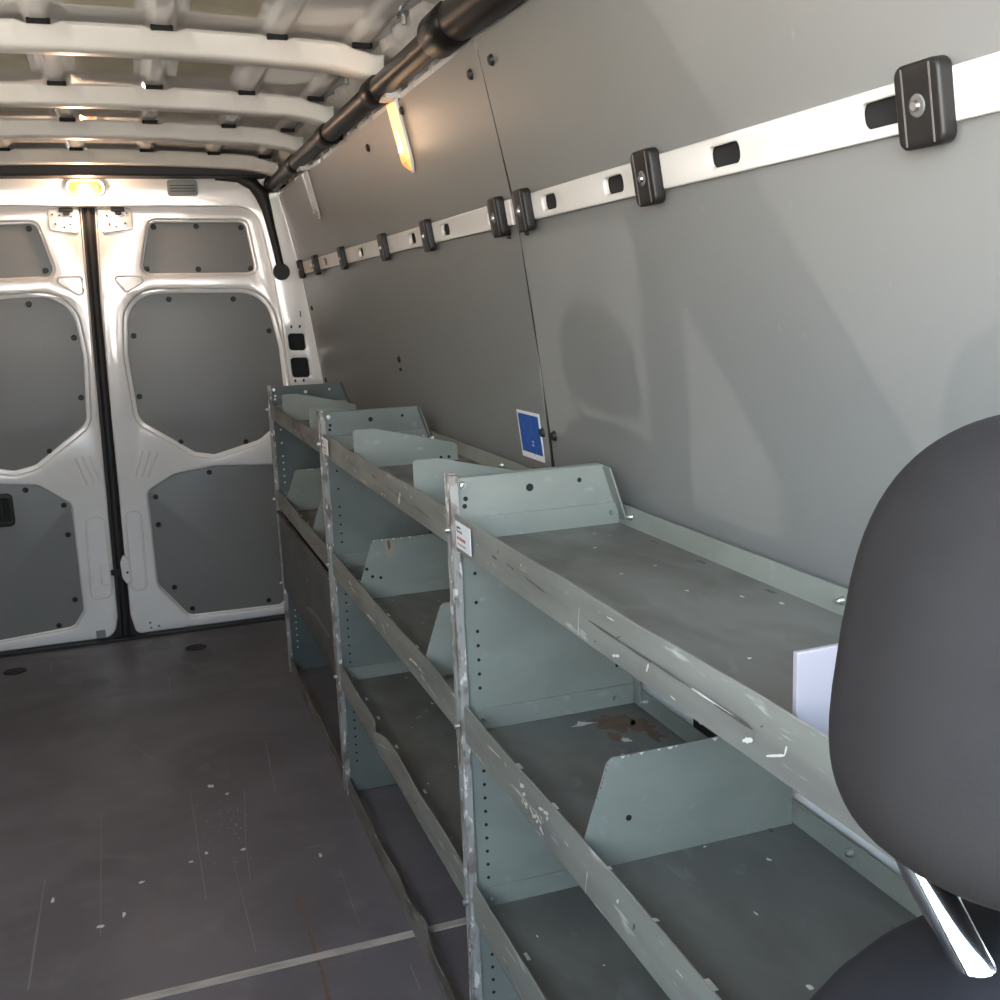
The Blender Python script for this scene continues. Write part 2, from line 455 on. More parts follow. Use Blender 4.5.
CL = [(0.814, 'black plastic rail clip nearest the camera, largest on the wall'),
      (1.359, 'black plastic rail clip second nearest the camera, right of the board joint'),
      (1.848, 'black plastic rail clip just right of the board joint'),
      (1.990, 'black plastic rail clip just left of the board joint'),
      (2.503, 'black plastic rail clip second to the left of the board joint'),
      (2.962, 'black plastic rail clip third to the left of the board joint'),
      (3.563, 'black plastic rail clip fourth to the left of the board joint'),
      (4.085, 'small black rail clip second from the rear doors'),
      (4.460, 'small black rail clip at the rear end of the wall rail')]
zc = 1.5195
first = None
for y, lab in CL:
    y = y * 0.985
    loc = (wx(zc) - 0.010, y, zc)
    if first is None:
        first = thing('rail_clip', lab, 'clip', loc, 'black clips along the wall rail')
        x = loc[0]
        o = plate('clip_body', rrect(y - 0.029, y + 0.029, zc - 0.0375, zc + 0.0375, 0.011), [], x - 0.006, 0.018, M['black'], first, 0.004, axis=0)
        ln = MB()
        for dy in (-0.0185, 0.0165):
            ln.box(x - 0.0158, x - 0.0145, y + dy - 0.0009, y + dy + 0.0009, zc - 0.034, zc + 0.034)
        ln.cyl((x - 0.0145, y, zc), (x - 0.0160, y, zc), 0.011, 0.009, 20)
        o2 = ln.build('moulded_lines', M['clipline'], first)
        sc = MB(); sc.cyl((x - 0.0150, y, zc), (x - 0.0195, y, zc), 0.0052, 0.0040, 16)
        o3 = sc.build('clip_screw', M['zinc'], first, smooth=True)
        lean = Matrix.Rotation(math.radians(-9), 4, 'Y')
        for q in (o, o2, o3): q.data.transform(lean)
    else:
        dup(first, loc, lab)

# ------------------------------------------------------------------ blue sticker
zs0, zs1, ys0, ys1 = 1.032, 1.132, 1.950, 2.078
st = thing('sticker', 'square blue sticker with white border on the rear wall panel', 'sticker', (wx(1.08), 2.0, 1.03))
def on_wall(y, z, d):
    return Vector((wx(z), y, z)) + wn(z) * d
def wall_quad(mb, pts, d, mi):
    mb.face([on_wall(y, z, d) for y, z in pts], mi)
b = MB()
pts = [(ys0, zs0), (ys1, zs0), (ys1, zs1), (ys0, zs1)]
fr = [on_wall(y, z, 0.0012) for y, z in pts]; bk = [on_wall(y, z, 0.0) for y, z in pts]
b.quads(bk + fr, [(0, 1, 2, 3), (4, 7, 6, 5), (0, 4, 5, 1), (1, 5, 6, 2), (2, 6, 7, 3), (3, 7, 4, 0)], 0)
b.build('sheet', M['white'], st)
b = MB()
m_ = 0.006
wall_quad(b, [(ys0 + m_, zs0 + m_), (ys1 - m_, zs0 + m_), (ys1 - m_, zs1 - m_), (ys0 + m_, zs1 - m_)], 0.0016, 0)
def wline(p, q, wd, mi, d=0.0019):
    p, q = Vector(p), Vector(q); e = (q - p).normalized(); n = Vector((-e.y, e.x)) * wd / 2
    wall_quad(b, [p + n, q + n, q - n, p - n], d, mi)
cy, czz = 2.002, 1.064
dm = [(cy, czz + 0.030), (cy + 0.034, czz + 0.004), (cy, czz - 0.024), (cy - 0.034, czz + 0.004)]
for i in range(4): wline(dm[i], dm[(i + 1) % 4], 0.0012, 1)
wline((cy, czz + 0.030), (cy, 1.124), 0.0012, 1)
wline((cy + 0.03, czz + 0.007), (cy + 0.045, 1.10), 0.0010, 1); wline((cy + 0.045, 1.10), (cy, 1.124), 0.0010, 1)
wline((cy - 0.004, czz + 0.006), (cy + 0.006, czz + 0.006), 0.003, 2); wline((cy - 0.004, czz - 0.002), (cy + 0.008, czz - 0.002), 0.003, 2)
wline((cy, czz + 0.006), (cy + 0.002, czz - 0.004), 0.002, 2)
b.build('print', [M['blue'], M['blueline'], M['white']], st)

# ------------------------------------------------------------------ roof: skin with long beads, cross ribs
BEADS = (-0.695, -0.50, -0.25, 0.0, 0.25, 0.50, 0.695)
def roof_z(x):
    u = (x - CX) / 0.76
    return 1.996 - 0.026 * u * u
RIBS = [1.93, 2.60, 3.24, 3.80, 4.43]
def rib_at(y):
    return min(abs(y - r) for r in RIBS)
rm = MB()
xs = [CX - 0.84 + 1.68 * i / 210 for i in range(211)]
ysr = [0.0 + i * 0.04 for i in range(int((YD + 0.05) / 0.04) + 2)]
def bead(x, y):
    d = min(abs(x - CX - q) for q in BEADS)
    wv = 0.030
    if d > wv: return 0
    h = 1.0 if d < 0.018 else (wv - d) / 0.012
    e = min(1, max(0, (rib_at(y) - 0.03) / 0.05)) if False else 1
    return 0.012 * h * e
vs = []
for y in ysr:
    for x in xs: vs.append((x, y, roof_z(x) - bead(x, y)))
nx = len(xs)
fs = [(j * nx + i, j * nx + i + 1, (j + 1) * nx + i + 1, (j + 1) * nx + i) for j in range(len(ysr) - 1) for i in range(nx - 1)]
rm.quads(vs, fs)
roof = struct(rm.build('ceiling', M['roofskin'], smooth=True, angle=60))
sol = roof.modifiers.new('Solid', 'SOLIDIFY'); sol.thickness = 0.01; sol.offset = 1
def rib(yc):
    mb = MB()
    prof = [(-0.062, 0.0), (-0.052, 0.004), (-0.040, 0.042), (-0.030, 0.049), (0.030, 0.049), (0.040, 0.042), (0.052, 0.004), (0.062, 0.0)]
    N = 64; X0, X1 = CX - 0.745, CX + 0.745
    rows = []
    for i in range(N + 1):
        x = X0 + (X1 - X0) * i / N
        u = (x - CX) / 0.745
        zb = 1.981 - 0.026 * u * u
        drop = max(0, abs(u) - 0.80) / 0.20
        zb -= 0.020 * drop ** 2
        d = min(abs(x - CX - q) for q in BEADS)
        notch = 0.008 if d < 0.030 else 0.0
        wsc = 1 + 0.25 * drop
        rows.append([(x, yc + py * wsc, zb - pz - (notch if pz < 0.03 else 0)) for py, pz in prof])
    n = len(prof)
    vs = [p for r in rows for p in r]
    fs = [(i * n + k, i * n + k + 1, (i + 1) * n + k + 1, (i + 1) * n + k) for i in range(N) for k in range(n - 1)]
    fs += [tuple(range(n)), tuple(N * n + k for k in range(n - 1, -1, -1))]
    mb.quads(vs, fs)
    o = mb.build('roof_rib', M['rib'], roof, smooth=True, angle=50)
    return o
for y in RIBS: rib(y)
# dark gaps where the ribs bridge the beads
for r in RIBS[1:]:
    for k in BEADS:
        x = CX + k
        z = 1.983 - 0.026 * ((x - CX) / 0.745) ** 2
        b = MB(); b.box(x - 0.024, x + 0.024, r - 0.066, r - 0.056, z - 0.010, z + 0.003)
        b.build('bead_stop', M['void'], roof, bevel=0.003)
# olive damping pads
for y0, y1 in [(1.99, 2.53), (2.68, 3.16), (3.32, 3.72)]:
    for k in range(-2, 2):
        x0 = CX + 0.25 * k + 0.055; x1 = CX + 0.25 * (k + 1) - 0.055
        ym = (y0 + y1) / 2; h = (y1 - y0) * 0.34
        b = MB()
        nn = 6
        vs = [(x0 + (x1 - x0) * i / nn, yy, roof_z(x0 + (x1 - x0) * i / nn) - 0.003) for yy in (ym - h, ym + h) for i in range(nn + 1)]
        b.quads(vs, [(i, i + 1, nn + 2 + i, nn + 1 + i) for i in range(nn)])
        o = b.build('damping_pad', M['pad'], roof)
        sm = o.modifiers.new('Solid', 'SOLIDIFY'); sm.thickness = 0.002
# small roof brackets behind the ribs
for y in (2.71, 3.35):
    for k in (-1, 0, 1):
        x = CX + 0.25 * k; z = roof_z(x) - 0.012
        b = MB()
        b.prism(rounded([(x - 0.030, y - 0.02), (x + 0.030, y - 0.02), (x + 0.022, y + 0.05), (x - 0.022, y + 0.05)], 0.012, 4), 2, z - 0.007, z + 0.002)
        b.box(x - 0.012, x + 0.012, y - 0.015, y + 0.02, z - 0.018, z - 0.005)
        b.build('roof_bracket', M['rib'], roof, bevel=0.003)
for y in (2.30, 2.92, 3.50):
    x = 0.622; z = roof_z(x) - 0.004
    b = MB(); b.cyl((x, y, z + 0.006), (x, y, z - 0.004), 0.020, 0.014, 14); b.cyl((x, y, z - 0.004), (x, y, z - 0.022), 0.006, 0.006, 10)
    b.build('stud', M['zinc'], roof, smooth=True)

# cantrail along the right roof edge
ct = MB()
N = 110
rows = []
for j in range(N + 1):
    y = 0.0 + (YD + 0.01) * j / N
    wv = 0.006 * math.sin(y * 46) + 0.004 * math.sin(y * 97 + 1)
    rows.append([(0.630 + wv * 0.5, y, 1.978), (0.642 + wv, y, 1.950 + wv * 0.6), (0.668, y, 1.936 + wv), (0.692, y, 1.918), (0.712, y, 1.87), (0.714, y, 1.80)])
n = 6
ct.quads([p for r in rows for p in r], [(j * n + k, (j + 1) * n + k, (j + 1) * n + k + 1, j * n + k + 1) for j in range(N) for k in range(3)], 0)
ct.quads([p for r in rows for p in r], [(j * n + k, (j + 1) * n + k, (j + 1) * n + k + 1, j * n + k + 1) for j in range(N) for k in range(3, 5)], 1)
struct(ct.build('trim_4', [M['rail_edge'], M['void']], smooth=True))
y = 1.2; i = 0
while y < 4.45:
    L_ = [0.05, 0.035, 0.06, 0.03][i % 4]
    tabs = MB(); tabs.prism([(0.655, 1.800), (0.648, 1.850), (0.690, 1.884), (0.700, 1.800)], 1, y, y + L_)
    tabs.build('roof_edge_tab', M['paint'], wall_r, bevel=0.004)
    y += L_ + [0.13, 0.20, 0.11][i % 3]; i += 1

# left wall (out of frame, closes the load space)
lw = MB()
lw.box(LX - 0.05, LX, 0.15, YD + 0.02, 0.0, 1.50); lw.prism([(LX - 0.05, 1.5), (LX, 1.5), (LX + 0.11, 1.99), (LX - 0.05, 1.99)], 1, 0.15, YD + 0.02)
struct(lw.build('wall_left', M['panel']))

# ------------------------------------------------------------------ black roof-edge duct
dt = thing('roof_duct', 'long black round duct running along the right roof edge', 'duct', (0.61, 3.0, 1.84))
TX, TZ = 0.624, 1.868
b = MB()
b.tube([(TX, 4.53, TZ - 0.006), (TX, 4.0, TZ), (TX, 3.0, TZ), (TX, 1.96, TZ - 0.001)], [0.027, 0.027, 0.027, 0.028], 24)
b.build('pipe', M['tube'], dt, smooth=True)
b = MB()
b.tube([(TX, 1.95, TZ), (TX, 1.7, TZ - 0.008), (TX, 1.3, TZ - 0.012), (TX, 0.7, TZ - 0.014)], [0.038, 0.040, 0.041, 0.041], 24)
b.build('wide_pipe', M['tube'], dt, smooth=True)
for y, L_, r in [(2.60, 0.10, 0.033), (3.26, 0.12, 0.032), (3.92, 0.12, 0.032), (4.50, 0.08, 0.034), (2.00, 0.14, 0.042)]:
    b = MB()
    b.tube([(TX, y - L_ / 2, TZ), (TX, y - L_ / 2 + 0.008, TZ), (TX, y + L_ / 2 - 0.008, TZ), (TX, y + L_ / 2, TZ)], [r - 0.006, r, r, r - 0.006], 24)
    b.box(TX + 0.0, TX + 0.06, y - L_ / 2 + 0.02, y + L_ / 2 - 0.02, TZ - r + 0.012, TZ - 0.005)
    b.build('collar', M['tube'], dt, smooth=True)

# ------------------------------------------------------------------ strip lamps on the upper wall
def strip_lamp(y, lit, lab):
    z0, z1 = 1.668, 1.840
    t = thing('strip_lamp', lab, 'lamp', (wx(1.75), y, z0))
    def rowz(w_, d0, d1, za, zb, taper):
        mb = MB()
        N = 12; vs = []
        for i in range(N + 1):
            z = za + (zb - za) * i / N
            f = min(1.0, 0.35 + 0.65 * math.sqrt(i / N * 6)) if taper else 1
            c = Vector((wx(z), y, z)); nn = wn(z)
            for s_, d in ((-1, d0), (-0.8, d1), (0.8, d1), (1, d0)):
                p = c + nn * d * (f if d > 0.003 else 1); vs.append((p.x, y + s_ * w_ / 2 * f, p.z))
        fs = [(i * 4 + k, i * 4 + k + 1, i * 4 + k + 5, i * 4 + k + 4) for i in range(N) for k in range(3)]
        fs += [(i * 4 + 3, i * 4, i * 4 + 4, i * 4 + 7) for i in range(N)]
        fs += [(0, 1, 2, 3), tuple(N * 4 + k for k in (3, 2, 1, 0))]
        mb.quads(vs, fs); return mb
    rowz(0.060, 0.0015, 0.008, z0, z1, True).build('housing', M['lampbody'], t, smooth=True)
    g = rowz(0.052, 0.004, 0.018, z0 + 0.006, z1 - 0.016, True)
    lens = g.build('lens', M['lampglow2'] if lit else M['lampoff'], t, smooth=True)
    ribs = MB()
    for i in range(16):
        z = z0 + 0.02 + i * 0.0078; nn = wn(z); c = Vector((wx(z), y, z)) + nn * 0.0182
        ribs.box(c.x - 0.0006, c.x + 0.0006, y - 0.017, y + 0.017, z - 0.0012, z + 0.0012)
    ribs.build('lens_ribs', M['lampglow'] if lit else M['lampbody'], lens)
    if lit:
        z = 1.748; nn = wn(z); c = Vector((wx(z), y - 0.012, z)) + nn * 0.013
        hb = MB(); hb.cyl(c - Vector((0, 0, 0.034)) , c + Vector((0, 0, 0.034)), 0.0065, 0.0065, 12)
        hb.build('bulb', M['lamphot2'], t, smooth=True)
    cl = MB(); cl.prism([(wx(z1) - 0.03, z1 - 0.012), (wx(z1) + 0.01, z1 - 0.012), (wx(z1) + 0.02, z1 + 0.02), (wx(z1) - 0.016, z1 + 0.02)], 1, y - 0.03, y + 0.03)
    cl.build('bracket', M['lampbody'], t, bevel=0.004)
    return t
sl_ = strip_lamp(2.50, True, 'lit amber strip lamp on the upper right wall under the black duct')
slp = dup(sl_, (LX + 0.058, 2.50, 1.668), 'added unseen fill lamp on the left wall facing the shelves')  # unseen lamp, added to lift the ceiling and upper wall
slp.rotation_euler = (0, 0, PI)
strip_lamp(3.78, False, 'unlit grey strip lamp on the upper right wall near the rear doors')

# ------------------------------------------------------------------ rear end: frame, doors, lamp
FY = YD - 0.022
hole = rounded([(-0.84, -0.02), (0.648, -0.02), (0.640, 1.05), (0.626, 1.30), (0.606, 1.50), (0.560, 1.783), (-0.80, 1.797)],
               [0.01, 0.01, 0, 0, 0, 0.10, 0.10], 10)
outer = [(-1.06, -0.02 - 0.01), (0.80, -0.03), (0.80, 1.05), (0.735, 1.45), (0.76, 1.75), (0.74, 1.985), (-0.98, 1.985), (-1.06, 1.6)]
# pillar sockets are real openings
vent = [rounded([(0.647, 1.257), (0.717, 1.254), (0.720, 1.182), (0.650, 1.186)], 0.014),
        rounded([(0.650, 1.154), (0.726, 1.150), (0.730, 1.066), (0.656, 1.070)], 0.014)]
wall_rear = struct(plate('wall_rear', outer, [hole] + vent, FY, 0.03, M['paint'], None, 0.006))
b = MB(); b.box(0.646, 0.74, FY + 0.016, FY + 0.02, 1.05, 1.27); b.build('pillar_cavity', M['void'], wall_rear)
for z in (1.285, 1.055):
    for x in (0.664, 0.70):
        b = MB(); b.box(x - 0.004, x + 0.004, FY - 0.0165, FY - 0.0145, z - 0.006, z + 0.006)
        b.build('pillar_hole', M['void'], wall_rear)
b = MB(); b.box(0.705, 0.709, FY - 0.0165, FY - 0.0145, 1.325, 1.35)
b.build('pillar_hole', M['void'], wall_rear)

WIN = [(0.132, 1.729), (0.511, 1.725), (0.539, 1.519), (0.082, 1.528)]
MID = [(0.020, 1.447), (0.570, 1.433), (0.612, 1.20), (0.625, 0.90), (0.50, 0.806), (0.304, 0.757), (0.223, 0.775), (0.012, 0.93), (-0.004, 1.20)]
MIDR = [0.13, 0.13, 0.3, 0.05, 0.1, 0.05, 0.05, 0.07, 0.3]
LOW = [(0.017, 0.623), (0.132, 0.686), (0.299, 0.705), (0.575, 0.690), (0.548, 0.054), (0.136, 0.060), (0.022, 0.215)]
LOWR = [0.03, 0.06, 0.1, 0.04, 0.03, 0.04, 0.05]
RD_OUT = rounded([(-0.072, 1.80), (0.585, 1.80), (0.645, 1.30), (0.652, 0.012), (-0.090, 0.012), (-0.107, 0.10), (-0.090, 1.43)], [0.004, 0.10, 0.05, 0.05, 0.03, 0.05, 0], 6)
def mir(poly, c): return [(2 * c - x, z) for x, z in poly]
LWIN = mir(WIN, -0.083); LMID = mir(MID, -0.0915)
LLOW = [(-0.292, 0.600), (-0.406, 0.690), (-0.55, 0.705), (-0.80, 0.700), (-0.78, 0.045), (-0.335, 0.075), (-0.291, 0.14)]
LLOWR = [0.03, 0.06, 0.1, 0.04, 0.03, 0.04, 0.03]
LD_OUT = rounded([(-0.122, 1.80), (-0.78, 1.81), (-0.83, 1.30), (-0.835, 0.012), (-0.175, 0.012), (-0.157, 0.10), (-0.142, 0.95), (-0.130, 1.43)], [0.004, 0.10, 0.05, 0.05, 0.05, 0.05, 0, 0], 6)
def door(name, out, win, mid, low, lowr, screws, seamx, handle=False, mirror=1):
    base = plate(name, out, [rounded(offset(win, 0.008), 0.035), rounded(offset(mid, 0.017), [r + 0.02 for r in MIDR], 10), rounded(offset(low, 0.004), lowr)],
                 YD + 0.008, 0.024, M['paint'], None, 0.009)
    struct(base)
    inner = plate('door_inner_frame', offset(out, -0.008), [rounded(win, 0.03), rounded(mid, MIDR, 10), rounded(low, lowr)],
                  YD + 0.029, 0.018, M['paint'], base, 0.006)
    pans = []
    for pl, rr in ((win, 0.03), (mid, MIDR), (low, lowr)):
        p = plate('door_panel', rounded(offset(pl, 0.006), rr, 8), [], YD + 0.030, 0.006, M['panel'], base, 0.001)
        pans.append(p)
    for x, z in screws:
        par = pans[0] if z > 1.5 else pans[1] if z > 0.74 else pans[2]
        q = MB(); q.disc((x, YD + 0.027, z), (0, -1, 0), 0.0125, 0.006, 14, 0, 0.35); q.build('screw', M['black'], par, smooth=True)
    # raised swage along the top of the mid opening and three moulded ribs
    return base, pans
SR = [(0.145, 1.712), (0.315, 1.712), (0.495, 1.705), (0.102, 1.545), (0.307, 1.538), (0.523, 1.535), (0.177, 1.42), (0.439, 1.411), (0.024, 1.276),
      (0.578, 1.271), (0.022, 1.025), (0.170, 0.822), (0.441, 0.800), (0.045, 0.595), (0.275, 0.680), (0.045, 0.474), (0.085, 0.190), (0.151, 0.085), (0.482, 0.078)]
SL = [(-0.325, 1.712), (-0.282, 1.548), (-0.359, 1.42), (-0.205, 1.279), (-0.205, 1.036), (-0.348, 0.825), (-0.456, 0.674), (-0.318, 0.596), (-0.316, 0.47), (-0.319, 0.189), (-0.393, 0.085), (-0.5, 1.712), (-0.62, 1.42), (-0.6, 0.81)]
d2, p2 = door('door_2', RD_OUT, WIN, MID, LOW, LOWR, SR, -0.09)
d1, p1 = door('door_1', LD_OUT, LWIN, LMID, LLOW, LLOWR, SL, -0.14)
# rubber seal in the gap between the doors and behind them
b = MB()
b.prism([(-0.128, 1.79), (-0.064, 1.79), (-0.098, 0.0), (-0.168, 0.0)], 1, YD + 0.012, YD + 0.05)
b.cyl((-0.098, YD + 0.012, 1.785), (-0.131, YD + 0.012, 0.01), 0.017, 0.017, 14)
struct(b.build('trim_6', M['rubber'], smooth=True))
# back of the rear end
b = MB(); b.box(-1.07, 0.82, YD + 0.052, YD + 0.06, -0.02, 1.99)
struct(b.build('trim_7', M['dash']))
def door_detail(base, sgn, xs, name_first):
    # lock plate at the top of the stile
    x0, x1 = xs
    pl = plate('lock_plate', rounded([(x0, 1.785), (x1, 1.785), (x1, 1.700), (x0 + (0.006 if sgn > 0 else -0.006), 1.686)], 0.012), [], YD - 0.005, 0.012, M['paint'], base, 0.004)
    for fx, z in [(0.25, 1.755), (0.62, 1.758), (0.30, 1.722), (0.78, 1.725), (0.5, 1.712), (0.85, 1.762)]:
        q = MB(); xx = x0 + (x1 - x0) * fx
        q.disc((xx, YD - 0.011, z), (0, -1, 0), 0.008, 0.004, 10, 0, 0.3); q.disc((xx, YD - 0.0145, z), (0, -1, 0), 0.0042, 0.001, 8, 1)
        q.build('bolt', [M['zinc'], M['void']], pl)
    xm = (x0 + x1) / 2 + 0.012
    q = MB(); q.box(xm - 0.026, xm + 0.026, YD - 0.02, YD - 0.008, 1.771, 1.787); q.box(xm - 0.012, xm + 0.014, YD - 0.02, YD - 0.008, 1.758, 1.771)
    q.build('catch', M['black'], pl, bevel=0.002)
door_detail(d2, 1, (-0.062, 0.064), 'r')
door_detail(d1, -1, (-0.135, -0.249), 'l')
def emboss_loop(base, poly, rad, r=0.0035, mirror=None):
    P = rounded(poly, rad, 5)
    q = MB(); q.tube([(x, YD - 0.0042, z) for x, z in P] + [(P[0][0], YD - 0.0042, P[0][1])], r, 8)
    q.build('pressing', M['paint'], base, smooth=True)
emboss_loop(d2, [(-0.035, 1.519), (0.080, 1.516), (0.080, 1.492), (0.013, 1.452)], 0.012)
emboss_loop(d1, [(-0.240, 1.521), (-0.150, 1.521), (-0.150, 1.452), (-0.172, 1.450), (-0.240, 1.500)], 0.010)
def ribs3(base, pts):
    (ax, az), (bx_, bz), (cx_, cz), (dx_, dz) = pts
    for t in (0, 0.5, 1):
        q = MB(); q.tube([(ax + (bx_ - ax) * t, YD - 0.004, az + (bz - az) * t), (cx_ + (dx_ - cx_) * t, YD - 0.004, cz + (dz - cz) * t)], 0.004, 8)
        q.build('pressing', M['paint'], base, smooth=True)
ribs3(d2, [(0.012, 0.803), (0.070, 0.790), (-0.025, 0.695), (0.022, 0.685)])
ribs3(d1, [(-0.253, 0.792), (-0.197, 0.800), (-0.215, 0.678), (-0.165, 0.690)])
emboss_loop(d2, [(-0.085, 0.557), (-0.020, 0.545), (-0.028, 0.204), (-0.088, 0.206)], 0.025, 0.004)
emboss_loop(d1, [(-0.240, 0.54), (-0.165, 0.545), (-0.168, 0.195), (-0.252, 0.185)], 0.03, 0.004)
# latch in the lower seam
q = MB(); q.prism(rounded([(-0.108, 0.375), (-0.090, 0.345), (-0.088, 0.255), (-0.105, 0.235), (-0.122, 0.27), (-0.124, 0.335)], 0.01, 4), 1, YD - 0.016, YD + 0.01)
lt = q.build('latch', M['paint'], d2, bevel=0.003)
q = MB(); q.disc((-0.099, YD - 0.016, 0.29), (0, -1, 0), 0.005, 0.001); q.build('latch_hole', M['void'], lt)
q = MB(); q.box(-0.165, -0.128, YD - 0.012, YD - 0.004, 0.283, 0.307); q.box(-0.143, -0.128, YD - 0.016, YD - 0.004, 0.275, 0.283)
q.build('striker', M['black'], d1, bevel=0.002)
emboss_loop(d1, [(-0.205, 0.335), (-0.165, 0.335), (-0.165, 0.245), (-0.205, 0.245)], 0.012, 0.003)
q = MB(); q.box(-0.25, -0.212, YD - 0.008, YD, 0.014, 0.05); q.build('cover_plate', M['greyplate'], d1, bevel=0.003)
for x, z in ((-0.03, 0.055), (-0.028, 0.032), (0.005, 0.036)):
    q = MB(); q.disc((x, YD - 0.004, z), (0, -1, 0), 0.006, 0.002, 10)
    q.build('plug', M['greyplate'], d2)
# inside handle in the lower left panel
hd = plate('door_handle', rrect(-0.60, -0.508, 0.532, 0.668, 0.02), [rrect(-0.575, -0.525, 0.555, 0.645, 0.012)], YD + 0.020, 0.022, M['black'], d1, 0.005)
q = MB(); q.box(-0.58, -0.52, YD + 0.022, YD + 0.028, 0.55, 0.65); q.build('handle_recess', M['void'], hd)
q = MB(); q.box(-0.556, -0.544, YD + 0.010, YD + 0.024, 0.556, 0.644); q.build('handle_lever', M['black'], hd, bevel=0.003)

# header lamp
lm = thing('dome_lamp', 'lit amber dome lamp on the header above the rear doors', 'lamp', (-0.1, FY - 0.015, 1.83))
plate('lamp_rim', rrect(-0.172, -0.024, 1.826, 1.892, 0.03, 8), [rrect(-0.160, -0.036, 1.836, 1.882, 0.022, 8)], FY - 0.024, 0.018, M['lampbody'], lm, 0.005)
ln = plate('lens', rrect(-0.162, -0.034, 1.834, 1.884, 0.024, 8), [], FY - 0.024, 0.014, M['lampglow'], lm, 0.006)
q = MB(); q.cyl((-0.117, FY - 0.028, 1.859), (-0.085, FY - 0.028, 1.859), 0.013, 0.013, 14); q.build('bulb', M['lamphot'], lm, smooth=True)
q = MB(); q.cyl((-0.052, FY - 0.030, 1.86), (-0.052, FY - 0.036, 1.86), 0.008, 0.007, 12); q.build('switch', M['rust'], lm, smooth=True)
fx = thing('header_cover', 'grey recessed cover on the header right of the dome lamp', 'cover', (0.27, FY - 0.015, 1.825))
plate('cover_shell', rrect(0.210, 0.328, 1.826, 1.890, 0.012), [], FY - 0.020, 0.014, M['greyplate'], fx, 0.004)
q = MB()
for z in (1.845, 1.856, 1.867): q.box(0.220, 0.318, FY - 0.0285, FY - 0.026, z - 0.0015, z + 0.0015)
q.build('grille_line', M['black'], fx)
# black header seal, corner trim and hanging drain tail
b = MB()
b.prism([(FY - 0.12, 1.893), (FY - 0.015, 1.893), (FY - 0.015, 1.935), (FY - 0.12, 1.945)], 0, -0.86, 0.60)
struct(b.build('trim_8', M['rubber'], bevel=0.008))
b = MB()
path = [(0.40, 1.899), (0.49, 1.894), (0.548, 1.872), (0.582, 1.83), (0.598, 1.77), (0.612, 1.69), (0.626, 1.61), (0.637, 1.535)]
rad = [0.012, 0.016, 0.026, 0.030, 0.021, 0.017, 0.016, 0.016]
b.tube([(x, FY - 0.026, z) for x, z in path], rad, 12)
b.cyl((0.640, FY - 0.014, 1.516), (0.640, FY - 0.034, 1.516), 0.036, 0.033, 24)
dr = b.build('trim_9', M['rubber'], smooth=True); struct(dr)

# ------------------------------------------------------------------ shelving units
XS = 0.460
def lip_strip(mb, y0, y1, z0, z1, x=XS, t=0.003, wob=0.0, sag=None, N=40, mi=0, seed=0, bulge=None):
    rnd = random.Random(seed)
    ph = [rnd.uniform(0, 6) for _ in range(4)]
    vs = []
    for i in range(N + 1):
        y = y0 + (y1 - y0) * i / N
        u = i / N
        f = math.sin(PI * u)
        dx = wob * (math.sin(3.1 * u * PI + ph[0]) + 0.6 * math.sin(7.3 * u * PI + ph[1])) * f
        dz = wob * 0.7 * (math.sin(5.2 * u * PI + ph[2]) + 0.5 * math.sin(17 * u * PI + ph[3])) * f
        if sag: dz -= sag * f
        if bulge:
            for yc, wd, bx_, bz_ in bulge:
                g = math.exp(-((y - yc) / wd) ** 2); dx += bx_ * g; dz += bz_ * g
        zm = (z0 + z1) / 2
        for xx, zz, k in ((x, z0, 0.2), (x - 0.0012, zm, 0.8), (x, z1, 1.0), (x + t, z1, 1.0), (x + t, z0, 0.2)):
            vs.append((xx + dx * k, y, zz + dz * k))
    n = 5
    fs = [(i * n + k, i * n + (k + 1) % n, (i + 1) * n + (k + 1) % n, (i + 1) * n + k) for i in range(N) for k in range(n)]
    fs += [tuple(range(n)), tuple(N * n + k for k in range(n - 1, -1, -1))]
    mb.quads(vs, fs, mi)
def scuffs(mb, lst, x=XS - 0.0022):
    # marks on the lip's front face: (y0, z0, y1, z1, width, slot)
    for (ya, za, yb, zb, wd, mi) in lst:
        p, q = Vector((ya, za)), Vector((yb, zb)); e = (q - p).normalized(); n = Vector((-e.y, e.x)) * wd / 2
        K = 5; A, B = [], []
        for i in range(K + 1):
            c = p + (q - p) * i / K; k = random.uniform(0.4, 1.2) * (0.5 if i in (0, K) else 1)
            A.append(c + n * k); B.append(c - n * k)
        for i in range(K):
            mb.face([(x, *A[i]), (x, *A[i + 1]), (x, *B[i + 1]), (x, *B[i])], mi)

def backx(z): return min(wx(z) - 0.010, 0.782)
def end_poly():
    return [(XS + 0.003, 0.004), (XS + 0.003, 1.086), (0.724, 1.086), (0.754, 0.99), (backx(0.9), 0.90), (backx(0.3), 0.004)]
def bolt(mb, p, nrm, r=0.008):
    mb.disc(p, nrm, r, 0.004, 12, 0, 0.2); mb.disc(Vector(p) + Vector(nrm) * 0.004, nrm, r * 0.6, 0.004, 8, 0, 0.1)

